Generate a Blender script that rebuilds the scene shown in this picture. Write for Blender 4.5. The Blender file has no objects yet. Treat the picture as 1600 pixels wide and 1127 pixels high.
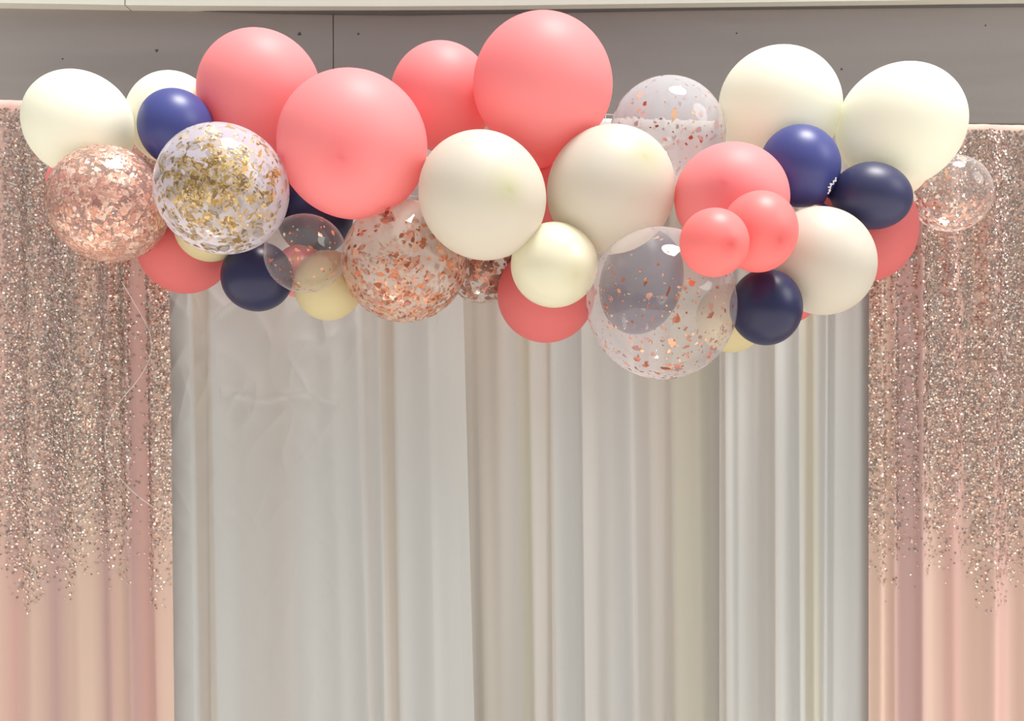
import bpy, math, random
import numpy as np
from mathutils import Vector, noise

S = bpy.context.scene
COL = S.collection
rng = np.random.default_rng(7)
random.seed(7)

# ------------------------------------------------------------------ camera
F = 1700.0            # focal length in pixels of the 1600x1127 frame
CAMY, CAMZ = -2.68, 1.57
cd = bpy.data.cameras.new('camera')
cd.sensor_width = 36.0
cd.lens = 36.0 * F / 1600.0
cam = bpy.data.objects.new('camera', cd)
COL.objects.link(cam)
cam.location = (0, CAMY, CAMZ)
cam.rotation_euler = (math.radians(90), 0, 0)
S.camera = cam

# ------------------------------------------------------------------ light
w = bpy.data.worlds.new('sky')
S.world = w
w.use_nodes = True
wn = w.node_tree.nodes
wl = w.node_tree.links
bg = wn['Background']
tc = wn.new('ShaderNodeTexCoord')
sp = wn.new('ShaderNodeSeparateXYZ')
rp = wn.new('ShaderNodeValToRGB')
rp.color_ramp.elements[0].position = 0.45
rp.color_ramp.elements[0].color = (0.62, 0.64, 0.66, 1)
rp.color_ramp.elements[1].position = 1.0
rp.color_ramp.elements[1].color = (0.92, 0.96, 1.0, 1)
mr = wn.new('ShaderNodeMapRange')
mr.inputs[1].default_value = -1.0
wl.new(tc.outputs['Generated'], sp.inputs[0])
wl.new(sp.outputs[2], mr.inputs[0])
wl.new(mr.outputs[0], rp.inputs[0])
wl.new(rp.outputs[0], bg.inputs[0])
bg.inputs[1].default_value = 0.60


def sun(name, direction, strength, angle, color):
    l = bpy.data.lights.new(name, 'SUN')
    l.energy = strength
    l.angle = math.radians(angle)
    l.color = color
    o = bpy.data.objects.new(name, l)
    COL.objects.link(o)
    o.rotation_euler = Vector(direction).to_track_quat('-Z', 'Y').to_euler()
    o.location = (0, 0, 6)
    return o


sun('sun', (-0.22, 0.10, -1.0), 5.5, 22.0, (1.0, 0.965, 0.91))       # almost overhead, grazing the front of the backdrop
sun('hazy_sky_glow', (-1.3, 0.55, -0.8), 1.0, 30.0, (1.0, 0.98, 0.95))   # broad bright haze, front right
vs = S.view_settings
vs.view_transform = 'Standard'
vs.look = 'None'
vs.exposure = 0.0
vs.gamma = 1.0
vs.use_curve_mapping = False
S.cycles.transparent_max_bounces = 24


def W(px, py, Y):
    """photo pixel (1600x1127) at world depth Y -> world point"""
    k = (Y - CAMY) / F
    return ((px - 800) * k, Y, CAMZ - (py - 563.5) * k)


# ------------------------------------------------------------------ materials
def srgb(r, g, b):
    f = lambda c: (c / 255 / 12.92) if c / 255 <= 0.04045 else ((c / 255 + 0.055) / 1.055) ** 2.4
    return (f(r), f(g), f(b), 1.0)


class NT:
    def __init__(s, name):
        s.m = bpy.data.materials.new(name)
        s.m.use_nodes = True
        s.n = s.m.node_tree.nodes
        s.l = s.m.node_tree.links
        s.n.clear()
        s.out = s.n.new('ShaderNodeOutputMaterial')

    def add(s, t, **kw):
        nd = s.n.new(t)
        for k, v in kw.items():
            if k.startswith('i_'):
                nd.inputs[k[2:].replace('_', ' ')].default_value = v
            else:
                setattr(nd, k, v)
        return nd

    def link(s, a, b):
        s.l.new(a, b)


def principled(name, col, rough=0.5, metal=0.0, bump=None, noise_col=None):
    t = NT(name)
    p = t.add('ShaderNodeBsdfPrincipled')
    p.inputs['Base Color'].default_value = col
    p.inputs['Roughness'].default_value = rough
    p.inputs['Metallic'].default_value = metal
    tcn = t.add('ShaderNodeTexCoord')
    if bump:
        nz = t.add('ShaderNodeTexNoise')
        nz.inputs['Scale'].default_value = bump[0]
        nz.inputs['Detail'].default_value = 4
        t.link(tcn.outputs['Object'], nz.inputs['Vector'])
        b = t.add('ShaderNodeBump')
        b.inputs['Strength'].default_value = bump[1]
        b.inputs['Distance'].default_value = 0.002
        t.link(nz.outputs['Fac'], b.inputs['Height'])
        t.link(b.outputs[0], p.inputs['Normal'])
    if noise_col:
        nz = t.add('ShaderNodeTexNoise')
        nz.inputs['Scale'].default_value = noise_col[0]
        nz.inputs['Detail'].default_value = 5
        mp = t.add('ShaderNodeMapping')
        mp.inputs['Scale'].default_value = noise_col[2]
        t.link(tcn.outputs['Object'], mp.inputs['Vector'])
        t.link(mp.outputs[0], nz.inputs['Vector'])
        r = t.add('ShaderNodeValToRGB')
        r.color_ramp.elements[0].position = 0.35
        r.color_ramp.elements[0].color = noise_col[1]
        r.color_ramp.elements[1].position = 0.65
        r.color_ramp.elements[1].color = col
        t.link(nz.outputs['Fac'], r.inputs['Fac'])
        t.link(r.outputs['Color'], p.inputs['Base Color'])
    t.link(p.outputs[0], t.out.inputs[0])
    return t.m


def latex(name, col, spot, trans=0.32, rough=0.35, spec=0.5, tcol=None):
    """balloon rubber: light passes through the skin; 'nose' is the thicker rubber at the tip"""
    t = NT(name)
    at = t.add('ShaderNodeAttribute', attribute_name='nose')
    mx = t.add('ShaderNodeMixRGB')
    mx.inputs[1].default_value = col
    mx.inputs[2].default_value = spot
    t.link(at.outputs['Fac'], mx.inputs[0])
    d = t.add('ShaderNodeBsdfPrincipled')
    d.inputs['Roughness'].default_value = rough
    d.inputs['Specular IOR Level'].default_value = spec
    t.link(mx.outputs[0], d.inputs['Base Color'])
    tr = t.add('ShaderNodeBsdfTranslucent')
    if tcol:
        tr.inputs[0].default_value = tcol
    else:
        t.link(mx.outputs[0], tr.inputs[0])
    s = t.add('ShaderNodeMixShader')
    s.inputs[0].default_value = trans
    t.link(d.outputs[0], s.inputs[1])
    t.link(tr.outputs[0], s.inputs[2])
    # fine dusty mottling of the rubber
    tcn = t.add('ShaderNodeTexCoord')
    nz = t.add('ShaderNodeTexNoise')
    nz.inputs['Scale'].default_value = 600
    t.link(tcn.outputs['Object'], nz.inputs['Vector'])
    b = t.add('ShaderNodeBump')
    b.inputs['Strength'].default_value = 0.06
    b.inputs['Distance'].default_value = 0.001
    t.link(nz.outputs['Fac'], b.inputs['Height'])
    t.link(b.outputs[0], d.inputs['Normal'])
    t.link(s.outputs[0], t.out.inputs[0])
    return t.m


def clear_skin(name, haze, edge, tint, rough=0.04):
    """thin clear rubber film: mostly transparent, thicker towards the rim, glossy on top"""
    t = NT(name)
    tr = t.add('ShaderNodeBsdfTransparent')
    tr.inputs[0].default_value = (0.98, 0.98, 0.98, 1)
    df = t.add('ShaderNodeBsdfDiffuse')
    df.inputs[0].default_value = tint
    tl = t.add('ShaderNodeBsdfTranslucent')
    tl.inputs[0].default_value = tint
    m1 = t.add('ShaderNodeMixShader')
    m1.inputs[0].default_value = 0.5
    t.link(df.outputs[0], m1.inputs[1])
    t.link(tl.outputs[0], m1.inputs[2])
    lw = t.add('ShaderNodeLayerWeight')
    lw.inputs[0].default_value = 0.5
    pw = t.add('ShaderNodeMath', operation='POWER')
    pw.inputs[1].default_value = 4.0
    t.link(lw.outputs['Facing'], pw.inputs[0])
    mr_ = t.add('ShaderNodeMapRange')
    mr_.inputs[3].default_value = haze
    mr_.inputs[4].default_value = edge
    t.link(pw.outputs[0], mr_.inputs[0])
    m2 = t.add('ShaderNodeMixShader')
    t.link(mr_.outputs[0], m2.inputs[0])
    t.link(tr.outputs[0], m2.inputs[1])
    t.link(m1.outputs[0], m2.inputs[2])
    gl = t.add('ShaderNodeBsdfGlossy')
    gl.inputs['Roughness'].default_value = rough
    f5 = t.add('ShaderNodeMath', operation='POWER')
    f5.inputs[1].default_value = 5.0
    t.link(lw.outputs['Facing'], f5.inputs[0])
    fr = t.add('ShaderNodeMapRange')
    fr.inputs[3].default_value = 0.05
    fr.inputs[4].default_value = 0.55
    t.link(f5.outputs[0], fr.inputs[0])
    m3 = t.add('ShaderNodeMixShader')
    t.link(fr.outputs[0], m3.inputs[0])
    t.link(m2.outputs[0], m3.inputs[1])
    t.link(gl.outputs[0], m3.inputs[2])
    t.link(m3.outputs[0], t.out.inputs[0])
    return t.m


def foil(name, rough=0.28, metal=0.45):
    t = NT(name)
    at = t.add('ShaderNodeAttribute', attribute_name='tint')
    p = t.add('ShaderNodeBsdfPrincipled')
    p.inputs['Roughness'].default_value = rough
    p.inputs['Metallic'].default_value = metal
    t.link(at.outputs['Color'], p.inputs['Base Color'])
    t.link(p.outputs[0], t.out.inputs[0])
    return t.m


def cloth(name, trans, rough=0.8, weave=900, wrinkle=0.0, sheen=0.0, bumpd=0.0006, attr='tint'):
    t = NT(name)
    at = t.add('ShaderNodeAttribute', attribute_name=attr)
    p = t.add('ShaderNodeBsdfPrincipled')
    p.inputs['Roughness'].default_value = rough
    p.inputs['Specular IOR Level'].default_value = 0.25
    p.inputs['Sheen Weight'].default_value = sheen
    t.link(at.outputs['Color'], p.inputs['Base Color'])
    tcn = t.add('ShaderNodeTexCoord')
    nz = t.add('ShaderNodeTexNoise')
    nz.inputs['Scale'].default_value = weave
    t.link(tcn.outputs['Object'], nz.inputs['Vector'])
    b = t.add('ShaderNodeBump')
    b.inputs['Strength'].default_value = 0.35
    b.inputs['Distance'].default_value = bumpd
    t.link(nz.outputs['Fac'], b.inputs['Height'])
    t.link(b.outputs[0], p.inputs['Normal'])
    tr = t.add('ShaderNodeBsdfTranslucent')
    t.link(at.outputs['Color'], tr.inputs[0])
    s = t.add('ShaderNodeMixShader')
    s.inputs[0].default_value = trans
    t.link(p.outputs[0], s.inputs[1])
    t.link(tr.outputs[0], s.inputs[2])
    t.link(s.outputs[0], t.out.inputs[0])
    return t.m


M = {
    'wall': principled('grey_paint', srgb(172, 164, 160), 0.62, bump=(60, 0.25),
                       noise_col=(2.2, srgb(160, 152, 148), (0.35, 1, 2.6))),
    'wall_dark': principled('dark_grey_paint', srgb(104, 100, 98), 0.7, bump=(60, 0.2)),
    'trim': principled('white_trim_paint', srgb(238, 236, 224), 0.5, bump=(30, 0.15)),
    'caulk': principled('caulk_grey', srgb(168, 161, 155), 0.7, bump=(80, 0.4)),
    'nail': principled('nail_rust', srgb(98, 88, 84), 0.6, metal=0.3),
    'floor': principled('concrete', srgb(220, 216, 209), 0.9, bump=(40, 0.3),
                        noise_col=(1.5, srgb(214, 209, 202), (1, 1, 1))),
    'roof': principled('roof_felt', srgb(120, 116, 112), 0.9, bump=(90, 0.5)),
    'pipe': principled('pipe_metal', srgb(190, 190, 195), 0.3, metal=1.0),
    'thread': principled('white_thread', srgb(250, 245, 238), 0.4),
    'line': principled('fishing_line', srgb(215, 215, 215), 0.25),
    'coral': latex('coral_latex', srgb(255, 168, 170), srgb(240, 128, 132), 0.36, 0.50, 0.40),
    'coral_shine': latex('coral_latex_small', srgb(255, 150, 148), srgb(225, 100, 100), 0.33, 0.42, 0.45),
    'coral_shaded': latex('coral_latex_shaded', srgb(232, 124, 124), srgb(200, 90, 92), 0.25, 0.55, 0.3),  # darker copy of coral: shade low in the garland put into the colour
    'blue': latex('blue_navy_latex', srgb(78, 84, 150), srgb(50, 56, 110), 0.20, 0.38, 0.5, srgb(60, 76, 190)),
    'navy': latex('navy_latex', srgb(38, 40, 78), srgb(30, 32, 60), 0.12, 0.34, 0.5, srgb(40, 46, 110)),
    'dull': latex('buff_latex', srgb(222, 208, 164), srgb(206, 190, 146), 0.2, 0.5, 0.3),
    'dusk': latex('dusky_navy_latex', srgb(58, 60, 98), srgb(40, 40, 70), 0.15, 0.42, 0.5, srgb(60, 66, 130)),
    'cream': latex('cream_latex', srgb(254, 254, 240), srgb(232, 232, 200), 0.34, 0.50, 0.4),
    'ivory': latex('ivory_pearl_latex', srgb(232, 227, 214), srgb(206, 210, 160), 0.34, 0.46, 0.5),
    'pearl': latex('small_pearl_latex', srgb(247, 244, 220), srgb(228, 226, 184), 0.30, 0.28, 0.9),
    'foil': foil('confetti_foil'),
    'sequin': foil('sequin_film', 0.2, 0.72),
    'white_cloth': cloth('white_curtain_cloth', 0.34),
    'pink_cloth': cloth('rose_mesh_cloth', 0.18, sheen=0.2),
}


# ------------------------------------------------------------------ mesh helpers
def mesh_obj(name, V, Fc, mat, parent=None, smooth=True, attrs=None, colors=None):
    me = bpy.data.meshes.new(name)
    me.from_pydata([tuple(v) for v in V] if not isinstance(V, np.ndarray) else V.tolist(), [],
                   Fc.tolist() if isinstance(Fc, np.ndarray) else Fc)
    me.materials.append(mat)
    if smooth:
        me.polygons.foreach_set('use_smooth', [True] * len(me.polygons))
    if attrs is not None:
        a = me.attributes.new('nose', 'FLOAT', 'POINT')
        a.data.foreach_set('value', np.asarray(attrs, dtype=np.float32))
    if colors is not None:
        a = me.attributes.new('tint', 'FLOAT_COLOR', 'POINT')
        c = np.ones((len(colors), 4), dtype=np.float32)
        c[:, :3] = colors
        a.data.foreach_set('color', c.ravel())
    me.update()
    o = bpy.data.objects.new(name, me)
    COL.objects.link(o)
    if parent:
        o.parent = parent
    return o


def tag(o, label=None, cat=None, group=None, kind=None):
    if label: o['label'] = label
    if cat: o['category'] = cat
    if group: o['group'] = group
    if kind: o['kind'] = kind
    return o


def empty(name, loc):
    o = bpy.data.objects.new(name, None)
    COL.objects.link(o)
    o.location = loc
    o.empty_display_size = 0.1
    return o


def box(x0, x1, y0, y1, z0, z1, b=0.0):
    """box with chamfered long edges"""
    if b <= 0:
        V = [(x, y, z) for x in (x0, x1) for y in (y0, y1) for z in (z0, z1)]
        Fc = [(0, 1, 3, 2), (4, 6, 7, 5), (0, 4, 5, 1), (2, 3, 7, 6), (0, 2, 6, 4), (1, 5, 7, 3)]
        return V, Fc
    prof = [(y0 + b, z0), (y1 - b, z0), (y1, z0 + b), (y1, z1 - b), (y1 - b, z1), (y0 + b, z1), (y0, z1 - b), (y0, z0 + b)]
    V = []
    for x in (x0, x0 + b, x1 - b, x1):
        k = b if x in (x0, x1) else 0
        cy, cz = (y0 + y1) / 2, (z0 + z1) / 2
        for y, z in prof:
            V.append((x, y + (k if y < cy else -k) * 0.6, z + (k if z < cz else -k) * 0.6))
    Fc = []
    for s in range(3):
        for i in range(8):
            j = (i + 1) % 8
            Fc.append((s * 8 + i, s * 8 + j, (s + 1) * 8 + j, (s + 1) * 8 + i))
    Fc.append(tuple(range(7, -1, -1)))
    Fc.append(tuple(24 + i for i in range(8)))
    return V, Fc


def tube(pts, r, n=10):
    pts = [Vector(p) for p in pts]
    V, Fc = [], []
    up = Vector((0.31, 0.17, 0.93)).normalized()
    for i, p in enumerate(pts):
        d = (pts[min(i + 1, len(pts) - 1)] - pts[max(i - 1, 0)]).normalized()
        u = d.cross(up)
        if u.length < 1e-4:
            u = d.cross(Vector((1, 0, 0)))
        u.normalize()
        v = d.cross(u)
        rr = r[i] if isinstance(r, (list, tuple)) else r
        for k in range(n):
            a = 2 * math.pi * k / n
            V.append(tuple(p + u * math.cos(a) * rr + v * math.sin(a) * rr))
    for i in range(len(pts) - 1):
        for k in range(n):
            k2 = (k + 1) % n
            Fc.append((i * n + k, i * n + k2, (i + 1) * n + k2, (i + 1) * n + k))
    Fc.append(tuple(range(n - 1, -1, -1)))
    Fc.append(tuple((len(pts) - 1) * n + k for k in range(n)))
    return V, Fc


# ------------------------------------------------------------------ setting
V, Fc = box(-7, 7, -7, 5, -0.12, 0)
tag(mesh_obj('floor', V, Fc, M['floor'], smooth=False), kind='structure')
WY = 0.50                                             # front of the fascia
kW = (WY - CAMY) / F
zb = CAMZ - (193 - 563.5) * kW                        # bottom edge of the fascia boards
zt = CAMZ - (9 - 563.5) * kW
V, Fc = box(-5, 5, WY + 0.10, WY + 0.30, 0, zt)
wall = tag(mesh_obj('wall_back', V, Fc, M['wall_dark'], smooth=False), kind='structure')
xj = (520.5 - 800) * kW
for (a, b) in ((-3.0, xj - 0.0012), (xj + 0.0012, 3.2)):
    V, Fc = box(a, b, WY, WY + 0.10, zb, zt, 0.002)
    mesh_obj('board', V, Fc, M['wall'], wall, smooth=False)
# lip of paint and caulk directly under the white trim
pts = [(300, 17), (420, 19.5), (520, 20), (640, 20), (760, 18), (900, 16), (1100, 13.5), (1400, 11), (1800, 9)]
V, Fc = tube([W(px, py - 2, WY - 0.002) for px, py in pts], [0.004, .007, .010, .012, .012, .011, .009, .007, .005], 8)
mesh_obj('caulk_bead', V, Fc, M['wall_dark'], wall)
V, Fc = tube([W(px, py, WY - 0.001) for px, py in ((350, 16), (430, 17.5), (520, 18.5), (600, 17), (640, 14.5))], [.001, .003, .0035, .003, .001], 8)
mesh_obj('caulk_bead', V, Fc, M['caulk'], wall)
for px, py, r in ((245, 79, 4), (468, 53, 4.5), (560, 53, 3), (1315, 108, 2.6), (1151, 52, 2), (1540, 40, 2), (98, 92, 2)):
    c = W(px, py, WY)
    rr = r * kW * 0.7
    n = 10
    V = [(c[0], c[1] - 0.0022, c[2])]
    for ring, (q, dy) in enumerate(((0.6, -0.002), (1.0, 0.0005))):
        for k in range(n):
            a = 2 * math.pi * k / n
            wob = 1 + 0.25 * math.sin(3 * a + px)
            V.append((c[0] + rr * q * wob * math.cos(a), c[1] + dy, c[2] + rr * q * wob * math.sin(a)))
    Fc = [(0, 1 + k, 1 + (k + 1) % n) for k in range(n)]
    Fc += [(1 + k, 1 + n + k, 1 + n + (k + 1) % n, 1 + (k + 1) % n) for k in range(n)]
    mesh_obj('nail_head', V, Fc, M['nail'], wall)
# drip edge / white trim above, gently bowed, in two lengths that butt at px 195
tl = [(-900, 3), (-300, 4), (0, 4.5), (120, 6.5), (195, 8), (300, 9), (450, 9.6), (600, 9.8), (760, 9), (900, 7.2), (1100, 4.6),
      (1300, 2), (1450, 0), (1600, -2), (1900, -6), (2500, -12)]
TY = WY - 0.05
def trim_len(pts):
    V, Fc = [], []
    for px, py in pts:
        x, y, z = W(px, py, TY)
        for dy, dz in ((0.0, 0.0), (-0.0, 0.11), (0.06, 0.13), (0.16, 0.13), (0.16, 0.004), (0.05, 0.0)):
            V.append((x, y + dy, z + dz))
    m = 6
    for i in range(len(pts) - 1):
        for k in range(m):
            k2 = (k + 1) % m
            Fc.append((i * m + k, (i + 1) * m + k, (i + 1) * m + k2, i * m + k2))
    Fc.append(tuple(range(m)))
    Fc.append(tuple((len(pts) - 1) * m + k for k in range(m - 1, -1, -1)))
    return V, Fc
V, Fc = trim_len(tl[:4] + [(194, 7.9)])
tag(mesh_obj('trim_1', V, Fc, M['trim'], smooth=False), kind='structure')
V, Fc = trim_len([(196.2, 8.0)] + tl[5:])
tag(mesh_obj('trim_2', V, Fc, M['trim'], smooth=False), kind='structure')
V = [(-5, TY + 0.1, zt + 0.13), (5, TY + 0.1, zt + 0.13), (5, TY + 3.2, zt + 0.75), (-5, TY + 3.2, zt + 0.75)]
V += [(x, y, z + 0.02) for x, y, z in V]
tag(mesh_obj('roof', V, [(0, 1, 2, 3), (7, 6, 5, 4), (0, 4, 5, 1), (1, 5, 6, 2), (2, 6, 7, 3), (3, 7, 4, 0)], M['roof'], smooth=False),
    kind='structure')

# ------------------------------------------------------------------ backdrop stand
def rodz(px):      # height of the sloping crossbar (at Y = 0) above pixel column px
    py = 172 + (px) * (40.0 / 1600)
    return CAMZ - (py - 563.5) * (-CAMY) / F
kD = -CAMY / F
def dx(px):
    return (px - 800) * kD
def dz(py):
    return CAMZ - (py - 563.5) * kD
ROD = 0.014
stand = empty('backdrop_stand', (0, 0.03, 0))
tag(stand, 'metal pipe backdrop stand hidden inside the curtain tops', 'stand')
V, Fc = tube([(dx(-160), 0.04, rodz(-160)), (dx(1760), 0.04, rodz(1760))], ROD, 14)
mesh_obj('crossbar', V, Fc, M['pipe'], stand).location = (0, 0, 0)
for px in (-150, 1750):
    V, Fc = tube([(dx(px), 0.09, 0.01), (dx(px), 0.09, rodz(px) - 0.03), (dx(px), 0.07, rodz(px) - 0.01), (dx(px), 0.045, rodz(px))], ROD, 12)
    mesh_obj('upright', V, Fc, M['pipe'], stand)
    V, Fc = box(dx(px) - 0.2, dx(px) + 0.2, -0.02 + 0.06, 0.24, 0, 0.008, 0.002)
    mesh_obj('base_plate', V, Fc, M['pipe'], stand, smooth=False)
for o in stand.children:
    o.location = (0, -0.03, 0)


# ------------------------------------------------------------------ curtains
def lump(x, x0, h, wl_, wr_):
    d = x - x0
    return np.where(d < 0, h * np.exp(-(d / wl_) ** 2), h * np.exp(-(d / wr_) ** 2))


def drape(name, px0, px1, ybase, fold, tint, mat, top_over, nx, nz, edge=None, ruffle=0.004, zbot=0.015, ruff_f=0.35):
    """cloth hanging from the rod: u across in photo px, rows down the front; goes over the rod and a bit down behind"""
    px = np.linspace(px0, px1, nx)
    # rows: s in metres measured down the front from the rod top, negative = behind
    arc = np.linspace(-0.16, 0.02, 14)
    down = 0.02 + (np.linspace(0, 1, nz) ** 1.0) * 1.0
    rows = []
    V = np.zeros((0, 3))
    Cc = np.zeros((0, 3))
    r = ROD + 0.006
    pts = []
    cols = []
    for s in arc[:-1]:
        pts.append(('arc', s))
    for t in np.linspace(0, 1, nz):
        pts.append(('down', t))
    PX = px
    rz = CAMZ - ((172 + PX * (40.0 / 1600)) - 563.5) * kD
    allV, allC = [], []
    for kind, s in pts:
        X = (PX - 800) * kD
        if kind == 'arc':
            # angle from back (pi) over the top to the front (0)
            if s < -0.08:
                Y = np.full_like(X, 0.072) ; Z = rz + (s + 0.08)
                f = fold(PX, 0.0)
                Y = Y + 0.1 * f
            else:
                a = math.pi * (0.02 - s) / 0.10
                hw = (0.072 - ybase) / 2
                Y = ybase + hw - hw * math.cos(a) + 0.0 * X
                Z = rz + (r + ruffle * np.abs(noise_row(PX, ruff_f, 3)) + top_over) * math.sin(a)
                Y = Y + fold(PX, 0.0) * 0.4 * (1 - math.sin(a))
            t = 0.0
        else:
            t = s
            f = fold(PX, t)
            grow = 0.4 + 0.6 * min(1.0, t / 0.12)
            Y = ybase - 0.0 + f * grow
            Z = rz + (zbot - rz) * t
        if edge is not None:
            X = X + edge(PX, t) * kD
        allV.append(np.stack([X, Y, Z], 1))
        allC.append(tint(PX, t))
    V = np.concatenate(allV)
    C_ = np.concatenate(allC)
    nr = len(pts)
    i = np.arange(nr - 1)[:, None] * nx + np.arange(nx - 1)[None, :]
    i = i.ravel()
    Fc = np.stack([i, i + nx, i + nx + 1, i + 1], 1)
    o = mesh_obj(name, V, Fc, mat, colors=C_)
    return o, V, nr


_nc = {}
def noise_row(px, freq, seed, tt=0.0):
    key = (len(px), float(px[0]), freq, seed, round(tt, 4))
    if key not in _nc:
        _nc[key] = np.array([noise.noise(Vector((float(p) * freq * 0.1, seed * 7.31, tt))) for p in px])
    return _nc[key]


def lin(c):
    return np.array(srgb(*c)[:3])


COOL, WARM, YEL, NEU = lin((222, 223, 221)), lin((217, 210, 200)), lin((222, 218, 202)), lin((221, 217, 212))


def table(px, t, tab, drift=0.0):
    xs = np.array([a[0] for a in tab], float)
    out = np.zeros((len(px), 3))
    for c in range(3):
        out[:, c] = np.interp(px - drift * t, xs, [a[1][c] for a in tab])
    return out


WT = [(262, COOL), (296, COOL), (300, WARM), (324, WARM), (328, COOL), (430, NEU), (470, COOL), (560, COOL), (566, NEU), (588, COOL), (592, WARM),
      (608, WARM), (616, COOL), (712, COOL), (718, WARM), (760, WARM), (800, NEU), (810, YEL), (820, YEL), (830, NEU), (856, WARM), (860, COOL), (900, COOL),
      (908, NEU), (975, COOL), (985, NEU), (1045, WARM), (1052, YEL), (1080, YEL), (1124, NEU), (1130, COOL), (1200, NEU), (1206, COOL), (1240, COOL), (1246, YEL),
      (1262, YEL), (1275, COOL), (1350, COOL), (1365, NEU)]
def wtint(px, t):
    return table(px, t, WT, 18)


def wr(px, t, a, seed):
    # crumpling of the flat panel: diagonal ripples, fading downward
    out = np.zeros(len(px))
    Y_ = t * 1300
    for i, p in enumerate(px):
        u1, v1 = p * 0.8 + Y_ * 0.45, Y_ * 0.8 - p * 0.45
        u2, v2 = p * 0.75 - Y_ * 0.55, Y_ * 0.7 + p * 0.5
        r1 = 1 - 2.2 * abs(noise.noise(Vector((u1 / 34, v1 / 90, seed))))
        r2 = 1 - 2.2 * abs(noise.noise(Vector((u2 / 38, v2 / 100, seed + 9))))
        out[i] = max(r1, 0) ** 2 + 0.8 * max(r2, 0) ** 2
    return -a * out * np.clip((640 - px) / 120, 0.15, 1)


def vnoise(px, t, wl_px, seed):
    return np.array([noise.noise(Vector((p / wl_px, t * 0.55, seed))) for p in px])


def make_fold(creases, base_amp, wl_px, seed, crumple):
    def f(px, t):
        y = base_amp * vnoise(px, t, wl_px, seed) + 0.45 * base_amp * vnoise(px, t, wl_px * 0.42, seed + 3)
        for (x0, drift, h, a, b) in creases:
            y = y - lump(px, x0 + drift * t, h * (0.8 + 0.35 * math.sin(3 * t + x0)), a, b)
        if crumple:
            fade = max(0.0, 1 - max(0, t - 0.15) / 0.35)
            y = y + wr(px, t, crumple * (0.15 + fade), seed)
            # horizontal packing crease at photo row 617
            y = y - 0.0035 * np.exp(-((t - 0.319 - 0.004 * np.sin(px * 0.05)) / 0.0028) ** 2) * ((px > 345) & (px < 530))
        return y * 1.0
    return f


# creases: x px, drift px over the height, height m (towards camera), left width, right width
fA = make_fold([(297, 6, .006, 14, 3), (326, 4, .004, 3, 20), (470, 20, .006, 20, 22), (505, 45, .010, 14, 12), (548, 38, .010, 12, 6), (590, 14, .012, 8, 5),
                (612, 16, .010, 5, 12), (662, 20, .011, 18, 8), (714, 30, .018, 34, 10)], 0.014, 90, 1.3, 0.0065)
fB = make_fold([(740, 26, .008, 9, 14), (775, 18, .012, 12, 14), (822, 20, .012, 6, 10), (858, 10, .020, 4, 14), (905, 14, .018, 4, 12), (940, 16, .009, 12, 12),
                (978, 22, .022, 14, 4), (1012, 16, .010, 12, 12), (1047, 12, .018, 6, 12), (1088, 14, .012, 12, 12)], 0.014, 60, 4.1, 0.0012)
fC = make_fold([(1127, 8, .020, 3, 12), (1150, 4, .010, 8, 10), (1178, 6, .010, 8, 8), (1206, 0, .024, 5, 14), (1244, 4, .014, 5, 9), (1268, 0, .012, 6, 6), (1290, -8, .012, 5, 4),
                (1303, -6, .016, 4, 12), (1340, 2, .008, 14, 14)], 0.012, 50, 8.7, 0.0012)

oA, _, _ = drape('white_curtain', 258, 717, -0.014, fA, wtint, M['white_cloth'], 0.006, 520, 320, ruffle=0.012, ruff_f=0.9,
                 edge=lambda p, t: 6 * t + (p > 700) * 30 * t)
tag(oA, 'wide crumpled white curtain panel hanging left of centre beside the left sequin curtain', 'curtain', 'white curtains of the backdrop')
oB, _, _ = drape('white_curtain', 690, 1131, 0.022, fB, wtint, M['white_cloth'], 0.006, 560, 130, ruffle=0.014, ruff_f=0.9)
tag(oB, 'pleated white curtain panel in the middle, below the largest clear confetti balloon', 'curtain', 'white curtains of the backdrop')
oC, _, _ = drape('white_curtain', 1122, 1372, -0.010, fC, wtint, M['white_cloth'], 0.006, 360, 130, ruffle=0.014, ruff_f=0.9)
tag(oC, 'narrow finely pleated white curtain panel on the right, beside the right sequin curtain', 'curtain', 'white curtains of the backdrop')

PK, PCH, MAU, TAN = lin((218, 176, 167)), lin((229, 198, 182)), lin((206, 171, 166)), lin((227, 201, 183))
LT = [(-160, PCH), (0, PCH), (30, PK), (60, PCH), (95, MAU), (120, PCH), (150, TAN), (170, MAU), (190, PCH), (210, MAU), (222, PK), (236, PK), (250, PCH), (272, PCH)]
RT = [(1345, PCH), (1375, PCH), (1392, MAU), (1418, MAU), (1440, PCH), (1470, PK), (1510, PCH), (1540, PK), (1580, PCH), (1620, MAU), (1760, PCH)]


def sfold(seed, amp, wl_px, creases):
    def f(px, t):
        y = amp * vnoise(px, t, wl_px, seed) + 0.5 * amp * vnoise(px, t, wl_px * 0.45, seed + 3)
        for (x0, drift, h, a, b) in creases:
            y = y - lump(px, x0 + drift * t, h, a, b)
        return y
    return f


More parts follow.
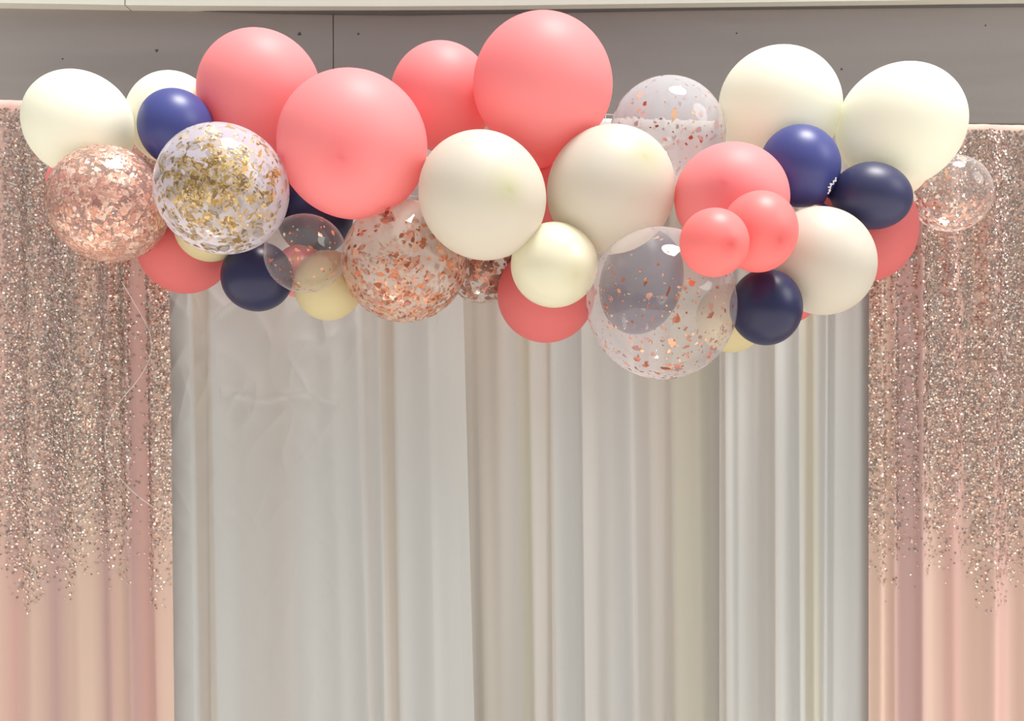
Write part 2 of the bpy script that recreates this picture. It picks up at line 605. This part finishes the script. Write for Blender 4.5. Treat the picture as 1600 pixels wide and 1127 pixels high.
fL = sfold(21.0, 0.022, 70, [(60, 10, .012, 14, 18), (125, 30, .014, 20, 14), (178, 16, .014, 12, 8), (205, 14, .012, 8, 6), (243, 12, .016, 5, 14)])
fR = sfold(27.0, 0.020, 60, [(1366, 0, .012, 10, 6), (1385, 4, .012, 5, 6), (1425, 2, .018, 6, 12), (1470, 8, .012, 12, 12), (1535, -6, .016, 16, 10), (1585, 0, .014, 10, 14)])
oL, VL, nrL = drape('sequin_curtain', -165, 271, -0.050, fL, lambda p, t: table(p, t, LT, 14), M['pink_cloth'], 0.004, 300, 110,
                    edge=lambda p, t: np.clip((p - 150) / 120, 0, 1) * 14 * t)
tag(oL, 'rose gold sequin curtain hanging at the left end of the backdrop', 'curtain', 'sequin curtains')
oR, VR, nrR = drape('sequin_curtain', 1350, 1765, -0.050, fR, lambda p, t: table(p, t, RT, 6), M['pink_cloth'], 0.004, 300, 110)
tag(oR, 'rose gold sequin curtain hanging at the right end of the backdrop', 'curtain', 'sequin curtains')


def sequins(parent, V, nr, nx, px0, px1, spacing_px, bands, seed, pocket=0.0):
    """one small round sequin after another on the curtain surface, sparser toward its lower half"""
    r_ = np.random.default_rng(seed)
    G = V.reshape(nr, nx, 3)
    x0 = max(px0, px0)
    n_try = int((px1 - px0) * 790 / (spacing_px ** 2) * 1.25)
    u = r_.random(n_try)
    vpy = 165 + r_.random(n_try) * 790
    ii = u * (nx - 1.001)
    i0 = ii.astype(int)
    fu = ii - i0
    # row from the height on the front of the cloth
    pxs = px0 + u * (px1 - px0)
    rz = CAMZ - ((172 + pxs * 0.025) - 563.5) * kD
    Zt = CAMZ - (vpy - 563.5) * kD
    t = (rz - Zt) / (rz - 0.015)
    rowf = 13 + np.clip(t, 0, 1) * (nr - 13 - 1.001)
    over = t < 0
    rowf = np.where(over, 13 - r_.random(n_try) * 6, rowf)
    j0 = np.clip(rowf.astype(int), 0, nr - 2)
    fj = rowf - j0
    P00, P10, P01, P11 = G[j0, i0], G[j0, i0 + 1], G[j0 + 1, i0], G[j0 + 1, i0 + 1]
    fu_, fj_ = fu[:, None], fj[:, None]
    P = P00 * (1 - fu_) * (1 - fj_) + P10 * fu_ * (1 - fj_) + P01 * (1 - fu_) * fj_ + P11 * fu_ * fj_
    du = P10 - P00
    dv = P01 - P00
    N = np.cross(du, dv)
    N /= np.linalg.norm(N, axis=1)[:, None] + 1e-12
    N *= np.where(N[:, 1] > 0, -1, 1)[:, None]
    N[over] = np.array([0, -0.3, 0.95])
    # thinning: along bands and fading toward the lower half, with patchy noise
    keep = np.ones(n_try)
    for (a, b, k) in bands:
        keep = np.where((pxs > a + 8 * t) & (pxs < b + 8 * t), k, keep)
    pn = np.array([noise.noise(Vector((x * 0.022, y * 0.003, seed))) for x, y in zip(pxs, vpy)])
    fade = np.clip(1 - (vpy - 670 - 90 * pn) / 260, 0, 1) ** 1.1
    fade = np.where(t < pocket, 0.0, fade)
    m = r_.random(n_try) < keep * fade * np.clip(0.95 + 0.8 * pn, 0.3, 1)
    P, N, pxs, vpy, pn, fade = P[m], N[m], pxs[m], vpy[m], pn[m], fade[m]
    n = len(P)
    N = N + r_.normal(0, 0.21, (n, 3)) * (0.5 + 1.0 * r_.random((n, 1)) ** 2)
    N /= np.linalg.norm(N, axis=1)[:, None]
    A = np.cross(N, np.array([0.1, 0.2, 1.0]))
    A /= np.linalg.norm(A, axis=1)[:, None]
    B = np.cross(N, A)
    rad = 0.0024 * (0.75 + 0.6 * r_.random(n))
    c = P + N * 0.0016 + np.array([0, -0.0012, 0]) * r_.random((n, 1))
    ang = np.arange(6) * math.pi / 3
    Vv = c[:, None, :] + rad[:, None, None] * (np.cos(ang)[None, :, None] * A[:, None, :] + np.sin(ang)[None, :, None] * B[:, None, :])
    Vv = Vv.reshape(-1, 3)
    Fc = np.arange(n * 6).reshape(n, 6)
    base = np.array([lin((208, 176, 160)), lin((226, 202, 186)), lin((170, 157, 148)), lin((250, 240, 230)), lin((196, 156, 142))])
    pr = np.array([0.22, 0.24, 0.30, 0.12, 0.12])
    ci = r_.choice(5, n, p=pr)
    cc = np.repeat(base[ci], 6, axis=0)
    o = mesh_obj('sequins', Vv, Fc, M['sequin'], parent, smooth=False, colors=cc)
    tag(o, kind='stuff')


sequins(oL, VL, nrL, 300, -165, 271, 2.6, [(212, 235, 0.06), (-165, -40, 0.5), (8, 22, 0.35)], 3, 0.0035)
sequins(oR, VR, nrR, 300, 1350, 1765, 2.6, [(1372, 1380, 0.2), (1392, 1412, 0.35), (1418, 1424, 0.1), (1478, 1492, 0.6), (1640, 1765, 0.5)], 4)

# ------------------------------------------------------------------ balloons
NU, NV_ = 56, 40
th = np.linspace(0, math.pi, NV_)
ph = np.linspace(0, 2 * math.pi, NU, endpoint=False)
UN = np.array([(math.sin(a) * math.cos(b), math.sin(a) * math.sin(b), math.cos(a)) for a in th[1:-1] for b in ph]
              + [(0, 0, 1), (0, 0, -1)])
UF = []
for i in range(NV_ - 3):
    for k in range(NU):
        k2 = (k + 1) % NU
        UF.append((i * NU + k, (i + 1) * NU + k, (i + 1) * NU + k2, i * NU + k2))
top, bot = len(UN) - 2, len(UN) - 1
for k in range(NU):
    k2 = (k + 1) % NU
    UF.append((top, k, k2))
    UF.append((bot, (NV_ - 3) * NU + k2, (NV_ - 3) * NU + k))

# layout, back to front: (id, look, cx, cy, a, b, angle of a (deg, clockwise on the photo), tail angle or None, egg, label)
B = [
 # deep, mostly covered
 ('k30', 'coral', 122, 285, 47, 47, 0, None, 0.05, 'coral balloon peeking out under the leftmost cream balloon'),
 ('k25', 'navy', 492, 334, 60, 66, 0, None, 0.05, 'navy balloon tucked under the front left coral balloon'),
 ('k29', 'coral', 470, 424, 42, 42, 0, None, 0.05, 'small coral balloon behind the small clear confetti balloon'),
 ('kc', 'cream', 838, 232, 50, 50, 0, None, 0.05, 'cream balloon glimpsed in the gap under the largest coral balloon'),
 ('kd', 'coral', 866, 316, 66, 60, 0, None, 0.05, 'coral balloon glimpsed between the two ivory balloons'),
 ('kn', 'navy', 695, 358, 40, 44, 0, None, 0.05, 'navy balloon seen through the coppery confetti balloon'),
 ('kp', 'navy', 1002, 440, 64, 84, 15, None, 0.05, 'navy balloon seen through the largest clear confetti balloon'),
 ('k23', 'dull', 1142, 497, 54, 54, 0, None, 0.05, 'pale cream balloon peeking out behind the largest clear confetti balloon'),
 ('k22', 'coral_shaded', 1226, 450, 57, 57, 0, None, 0.05, 'coral balloon peeking out between lower right navy and ivory balloons'),
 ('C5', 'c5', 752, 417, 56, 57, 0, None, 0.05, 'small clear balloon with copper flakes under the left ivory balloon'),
 ('k11', 'coral_shaded', 853, 460, 76, 76, 0, None, 0.05, 'shaded coral balloon behind the small pearl cream balloon'),
 ('k26', 'coral_shaded', 290, 384, 74, 75, 0, None, 0.05, 'coral balloon at the lower left, above the edge of the sequin curtain'),
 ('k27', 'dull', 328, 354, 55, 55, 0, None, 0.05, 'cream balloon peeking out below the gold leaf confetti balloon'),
 ('k20', 'coral_shaded', 1352, 356, 79, 85, 0, None, 0.05, 'coral balloon at the lower right in front of the sequin curtain'),
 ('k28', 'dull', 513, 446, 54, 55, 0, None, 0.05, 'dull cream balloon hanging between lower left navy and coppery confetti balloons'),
 ('C8', 'c8', 1486, 302, 62, 60, 0, 200, 0.03, 'clear rose confetti balloon at the far right against the sequin curtain'),
 ('k2', 'cream', 268, 184, 70, 72, 0, None, 0.05, 'partly hidden cream balloon between leftmost cream balloon and upper left coral one'),
 ('C6', 'c6', 1043, 210, 90, 90, 0, None, 0.05, 'clear balloon with a few rose flakes standing above the curtain top'),
 ('k17', 'cream', 1218, 167, 95, 94, 0, 120, 0.06, 'upper right cream balloon, left one of the two big cream ones there'),
 ('k1', 'cream', 124, 194, 87, 81, 40, 50, 0.08, 'leftmost cream balloon, overlapping the left sequin curtain'),
 ('k4c', 'coral', 691, 152, 86, 81, 80, 85, 0.10, 'coral balloon behind and between the two biggest coral balloons'),
 ('k1c', 'coral', 406, 144, 98, 95, 55, 60, 0.10, 'upper left coral balloon with a slight bump on its top'),
 ('k18', 'cream', 1408, 196, 100, 95, 140, 70, 0.06, 'rightmost big cream balloon above the right sequin curtain'),
 ('k24', 'navy', 402, 432, 56, 55, 0, None, 0.05, 'dark navy balloon hanging at the lower left below the gold leaf confetti balloon'),
 ('C4', 'c4', 632, 408, 98, 96, 0, None, 0.04, 'clear balloon full of coppery flakes below the front left coral balloon'),
 ('C3', 'c3', 477, 396, 64, 62, 0, None, 0.04, 'small clear balloon with sparse rose flakes beside the coppery confetti balloon'),
 ('C1', 'c1', 170, 319, 94, 90, 30, None, 0.04, 'balloon thickly coated with rose gold flakes over the left sequin curtain'),
 ('k3', 'blue', 276, 200, 62, 58, 60, None, 0.05, 'shiny blue navy balloon at the upper left beside the coral ones'),
 ('k15', 'blue', 1250, 260, 65, 62, 70, 50, 0.05, 'bright navy blue balloon in front of the upper right cream balloons'),
 ('k4', 'coral', 848, 134, 113, 109, 88, 90, 0.10, 'largest coral balloon at the top of the garland, behind the two ivory balloons'),
 ('k12', 'coral', 1143, 309, 89, 86, 0, None, 0.05, 'medium coral balloon behind the two small coral balloons'),
 ('k19', 'ivory', 1283, 407, 87, 82, 55, 235, 0.05, 'lower right ivory balloon, beside the dark navy one'),
 ('k21', 'navy', 1197, 480, 56, 60, 0, None, 0.04, 'darkest navy balloon at the bottom right, touching the largest clear confetti balloon'),
 ('k16', 'dusk', 1361, 306, 63, 52, 12, 190, 0.12, 'egg shaped navy balloon in front of the lower right coral balloon'),
 ('C2', 'c2', 347, 295, 105, 101, 35, None, 0.03, 'milky clear balloon with gold leaf flakes in the left half of the garland'),
 ('k2c', 'coral', 551, 226, 118, 115, 40, None, 0.04, 'front left coral balloon with a dark spot at its middle'),
 ('k8', 'ivory', 753, 305, 104, 98, 50, 215, 0.05, 'left one of the two ivory pearl balloons in the middle'),
 ('k9', 'ivory', 955, 296, 103, 99, 130, 320, 0.05, 'right one of the two ivory pearl balloons in the middle'),
 ('C7', 'c7', 1033, 474, 120, 116, 60, None, 0.04, 'largest clear confetti balloon, lowest in the garland'),
 ('k14', 'coral_shine', 1186, 362, 60, 64, 10, None, 0.05, 'small coral balloon, right and hinder one of the small pair'),
 ('k13', 'coral_shine', 1116, 379, 54, 54, 0, None, 0.03, 'smallest coral balloon with a dimple, front one of the small pair'),
 ('k10', 'pearl', 866, 414, 68, 67, 0, None, 0.03, 'small shiny pearl cream balloon in front of the two ivory ones'),
]
NOSE = {'k2c': (-2, 40), 'k8': (44, 2), 'k9': (45, -34), 'k13': (15, 8), 'k10': (30, 20), 'k12': (-30, -10), 'k14': (20, 20)}
LOOK = {'dull': 'cream_balloon', 'dusk': 'navy_balloon', 'coral_shaded': 'coral_balloon', 'blue': 'navy_balloon', 'coral': 'coral_balloon', 'coral_shine': 'coral_balloon', 'navy': 'navy_balloon', 'cream': 'cream_balloon', 'ivory': 'ivory_balloon', 'pearl': 'pearl_balloon'}
GRP = {'dull': 'cream balloons of the garland', 'dusk': 'navy balloons of the garland', 'coral_shaded': 'coral balloons of the garland', 'blue': 'navy balloons of the garland', 'coral': 'coral balloons of the garland', 'coral_shine': 'coral balloons of the garland', 'navy': 'navy balloons of the garland',
       'cream': 'cream balloons of the garland', 'ivory': 'ivory balloons of the garland', 'pearl': None}

# depth: each balloon rests against those behind it
placed = []
TOUCH = 0.92
for e in B:
    cx, cy, a, b = e[2:6]
    rp_ = (a + b) / 2
    Y = -0.16
    for _ in range(40):
        k = (Y - CAMY) / F
        r = rp_ * k
        lim = -0.085 - r
        for (qx, qy, qz, qr, qid) in placed:
            c = W(cx, cy, Y)
            d2 = (c[0] - qx) ** 2 + (c[2] - qz) ** 2
            need = (TOUCH * (r + qr)) ** 2 - d2
            if need > 0:
                lim = min(lim, qy - math.sqrt(need))
        if abs(lim - Y) < 1e-4:
            break
        Y = 0.5 * Y + 0.5 * lim
    c = W(cx, cy, Y)
    placed.append((c[0], c[1], c[2], rp_ * (Y - CAMY) / F, e[0]))
print('DEPTH', [(p[4], round(p[1], 2)) for p in placed])

CL = {  # clear balloons: haze, rim, tint, flakes: (count, size m, spread, palette, cluster)
 'c1': (0.30, 0.55, (0.92, 0.74, 0.68), 5200, 0.0047, 'rose', 'all'),
 'c2': (0.55, 0.75, (0.87, 0.85, 0.95), 1500, 0.0060, 'gold', 'mid'),
 'c3': (0.05, 0.50, (0.85, 0.82, 0.84), 110, 0.0036, 'rosy', 'all'),
 'c4': (0.40, 0.60, (0.96, 0.84, 0.72), 1700, 0.0048, 'copper', 'low'),
 'c5': (0.20, 0.55, (0.95, 0.91, 0.80), 800, 0.0050, 'brown', 'all'),
 'c6': (0.40, 0.70, (0.88, 0.89, 0.94), 330, 0.0042, 'rosy', 'all'),
 'c7': (0.17, 0.50, (0.90, 0.87, 0.92), 760, 0.0032, 'rosy', 'low'),
 'c8': (0.07, 0.60, (0.90, 0.86, 0.88), 700, 0.0034, 'rose', 'low'),
}
PAL = {
 'rose': [(232, 180, 158), (226, 166, 144), (240, 200, 180), (214, 150, 128), (248, 220, 204)],
 'gold': [(178, 146, 94), (158, 126, 76), (196, 164, 112), (136, 108, 66), (218, 190, 140)],
 'copper': [(200, 118, 84), (176, 100, 66), (218, 144, 108), (152, 84, 56), (230, 172, 138)],
 'brown': [(168, 92, 66), (150, 80, 60), (190, 112, 84), (128, 64, 48), (204, 136, 100)],
 'rosy': [(226, 150, 116), (196, 108, 78), (240, 180, 140), (168, 92, 62), (250, 206, 170)],
}


def build(e, P):
    bid, look, cx, cy, a, b, ang, tail, egg, label = e
    X0, Y0, Z0 = P[0], P[1], P[2]
    k = (Y0 - CAMY) / F
    A, Bv = a * k, b * k
    an = math.radians(ang)
    u = np.array([math.cos(an), 0, -math.sin(an)])
    v = np.array([math.sin(an), 0, math.cos(an)])
    wv = np.array([0, 1.0, 0])
    if tail is None:
        td = np.array([0.15, 1.0, 0.1])
    else:
        ta = math.radians(tail)
        td = np.array([math.cos(ta), 0.45, -math.sin(ta)])
    td /= np.linalg.norm(td)
    rm = (A + Bv) / 2
    seed = (cx * 13 + cy) % 97

    def f(n, k_=1.0):
        n = np.atleast_2d(n)
        p = (n @ u)[:, None] * u * A + (n @ v)[:, None] * v * Bv + (n @ wv)[:, None] * wv * rm * 1.02
        c = n @ td
        cc = np.clip(c, 0, 1)
        ax = (p @ td)[:, None] * td
        pe = p - ax
        p = ax + pe * (1 - egg * cc ** 2 * 1.2)[:, None]
        p = p + td * (rm * 0.17 * np.clip((c - 0.93) / 0.07, 0, 1) ** 2.2)[:, None]
        return p * k_

    nose = None
    wgt = np.zeros(len(UN))
    pts = f(UN)
    if bid in NOSE:
        ox, oy = NOSE[bid]
        q = np.array([ox / a, -math.sqrt(max(0.05, 1 - (ox / a) ** 2 - (oy / b) ** 2)), -oy / b])
        q /= np.linalg.norm(q)
        dd = np.arccos(np.clip(UN @ q, -1, 1))
        wgt = 0.55 * np.exp(-(dd / 0.30) ** 2) + 0.35 * np.exp(-(dd / 0.06) ** 2)
        if bid == 'k13':
            ring = np.exp(-(dd / 0.10) ** 2)
            pts = pts - UN * (ring * rm * 0.05)[:, None] + UN * (np.exp(-((dd - 0.17) / 0.06) ** 2) * rm * 0.012)[:, None]
    if bid == 'k1c':   # slight bump where it was over-stretched
        q = np.array([-0.36, -0.1, 0.92]); q /= np.linalg.norm(q)
        dd = np.arccos(np.clip(UN @ q, -1, 1))
        pts = pts - UN * (np.exp(-(dd / 0.10) ** 2) * rm * 0.03)[:, None]
    clear = look.startswith('c') and look in CL
    if clear:
        h, ed, tint, cnt, fs, pal, how = CL[look]
        mat = clear_skin('clear_film_' + {'c1': 'rose', 'c2': 'milky', 'c3': 'small', 'c4': 'coppery', 'c5': 'hidden', 'c6': 'upper', 'c7': 'large', 'c8': 'right'}[look],
                         h, ed, tint + (1,))
        nm, grp = 'confetti_balloon', 'clear confetti balloons of the garland'
    else:
        mat = M[look]
        nm, grp = LOOK[look], GRP[look]
    o = mesh_obj(nm, pts, UF, mat, attrs=wgt)
    o.location = (X0, Y0, Z0)
    tag(o, label, 'balloon', grp)
    # neck and rolled knot at the tail
    tip = f(td)[0]
    z = td
    s1 = np.cross(z, [0.2, 0.1, 1.0]); s1 /= np.linalg.norm(s1)
    s2 = np.cross(z, s1)
    prof = [(-0.012, 0.011), (-0.002, 0.0065), (0.002, 0.0042), (0.006, 0.0048), (0.009, 0.0070), (0.013, 0.0082), (0.0165, 0.0065), (0.019, 0.0085), (0.021, 0.0095), (0.022, 0.006)]
    V, Fc = [], []
    n = 12
    for (d, r) in prof:
        for q in range(n):
            aa = 2 * math.pi * q / n
            V.append(tuple(tip + z * d + (s1 * math.cos(aa) + s2 * math.sin(aa)) * r * (1 + 0.12 * math.sin(3 * aa + d * 200))))
    for i in range(len(prof) - 1):
        for q in range(n):
            q2 = (q + 1) % n
            Fc.append((i * n + q, i * n + q2, (i + 1) * n + q2, (i + 1) * n + q))
    Fc.append(tuple((len(prof) - 1) * n + q for q in range(n)))
    mesh_obj('knot', V, Fc, mat, o, attrs=np.zeros(len(V)))
    if clear:
        r_ = np.random.default_rng(int(cx))
        Vs, Fs, Cs = [], [], []
        pc = np.array([lin(c) for c in PAL[pal]])
        made = 0
        tries = 0
        while made < cnt and tries < cnt * 30:
            tries += 1
            nrm = r_.normal(size=3)
            nrm /= np.linalg.norm(nrm)
            nn = noise.noise(Vector(nrm * 2.6) + Vector((cx * 0.1, 0, 0)))
            if how == 'mid':
                g = math.exp(-((nrm[0] - 0.08) ** 2 + (nrm[2] + 0.12) ** 2) / 0.42)
                nn = 0.12 * nn + 0.9 * noise.noise(Vector(nrm * 7.0))
                if nrm[1] > 0: g *= 0.35
                if r_.random() > g * (0.75 + 1.1 * nn): continue
            elif how == 'low':
                if r_.random() > (0.34 + 0.45 * (-nrm[2]) + 0.6 * nn): continue
            else:
                if r_.random() > 0.75 + 0.6 * nn: continue
            s = fs * min(3.0, math.exp(r_.normal(0, 0.55)))
            if r_.random() < 0.35: s *= 0.45
            t1 = np.cross(nrm, [0.3, 0.5, 0.8]); t1 /= np.linalg.norm(t1)
            t2 = np.cross(nrm, t1)
            m = int(r_.integers(5, 9))
            an_ = np.sort(r_.random(m)) * 0.4 + np.arange(m) / m * 2 * math.pi
            rr = s / rm * (0.45 + 0.75 * r_.random(m))
            st = 0.6 + 0.8 * r_.random()
            dirs = nrm + (np.cos(an_) * rr * st)[:, None] * t1 + (np.sin(an_) * rr / st)[:, None] * t2
            dirs /= np.linalg.norm(dirs, axis=1)[:, None]
            pp = f(dirs, 1.002)
            # curl and tilt, always inside the skin
            tilt = r_.normal(0, 0.35)
            pa = r_.random() * 6.28
            lift = np.clip((np.cos(an_ - pa) * rr * rm * tilt), -0.006, 0.0)
            pp = pp + dirs * lift[:, None]
            b0 = len(Vs)
            Vs.extend(pp.tolist())
            Fs.append(tuple(range(b0, b0 + m)))
            Cs.extend([pc[int(r_.integers(0, 5))]] * m)
            made += 1
        co = mesh_obj('confetti', Vs, Fs, M['foil'], o, smooth=False, colors=np.array(Cs))
        tag(co, kind='stuff')
    return o


for e, p in zip(B, placed):
    build(e, p)

# ------------------------------------------------------------------ lines, ribbon, thread
gl = empty('garland_line', (0, -0.075, 2.0))
tag(gl, 'clear fishing line tying the garland to the curtain rod behind the balloons', 'line')
pts = []
for px in range(60, 1521, 20):
    py = 250 + 60 * math.sin((px - 60) / 1460 * math.pi)
    x, y, z = W(px, py, -0.072)
    pts.append((x, y + 0.075, z - 2.0))
V, Fc = tube(pts, 0.0012, 6)
mesh_obj('strand', V, Fc, M['line'], gl)
for px, py in ((120, 260), (946, 305), (1480, 262)):
    a_ = W(px, py, -0.074)
    zt_ = rodz(px) + 0.02
    V, Fc = tube([(a_[0], 0.001, a_[2] - 2.0), (a_[0], 0.0, zt_ - 2.01), (a_[0], 0.04, zt_ - 2.0 + 0.012)], 0.0008, 6)
    mesh_obj('hanging_loop', V, Fc, M['line'], gl)
q0, q1 = W(925, 178, -0.2), W(965, 180, -0.18)
V, Fc = tube([(q0[0], q0[1] + 0.075, q0[2] - 2.0), (q1[0], q1[1] + 0.075, q1[2] - 2.0)], 0.0011, 6)
mesh_obj('strand', V, Fc, M['line'], gl)

ky = [p[1] for p in placed if p[4] == 'k16'][0]
pts = []
for i in range(40):
    t = i / 39
    bx = 1306 - 14 * t + 2 * math.sin(t * 9)
    by = 277 + 26 * t
    pts.append(W(bx + 2.0 * math.sin(t * 40) * math.sin(math.pi * t), by + 1.0 * math.cos(t * 34), ky - 0.065 + 0.01 * t))
V, Fc = tube(pts, 0.0014, 6)
tag(mesh_obj('curled_ribbon', V, Fc, M['thread']), 'tiny curled white ribbon at the tail of the egg shaped navy balloon', 'ribbon')

pts = []
key = [(190, 440), (212, 478), (232, 515), (236, 552), (218, 590), (186, 630), (167, 670), (166, 708), (186, 745), (215, 775), (245, 796)]
for i in range(len(key) - 1):
    for q in range(5):
        t = q / 5
        p0, p1, p2, p3 = key[max(i - 1, 0)], key[i], key[i + 1], key[min(i + 2, len(key) - 1)]
        c = [0.5 * ((2 * p1[j]) + (-p0[j] + p2[j]) * t + (2 * p0[j] - 5 * p1[j] + 4 * p2[j] - p3[j]) * t * t + (-p0[j] + 3 * p1[j] - 3 * p2[j] + p3[j]) * t ** 3) for j in (0, 1)]
        pts.append(W(c[0], c[1], -0.10))
V, Fc = tube(pts, 0.0006, 5)
tag(mesh_obj('loose_thread', V, Fc, M['thread']), 'thin pale loose thread curling down over the left sequin curtain', 'thread')
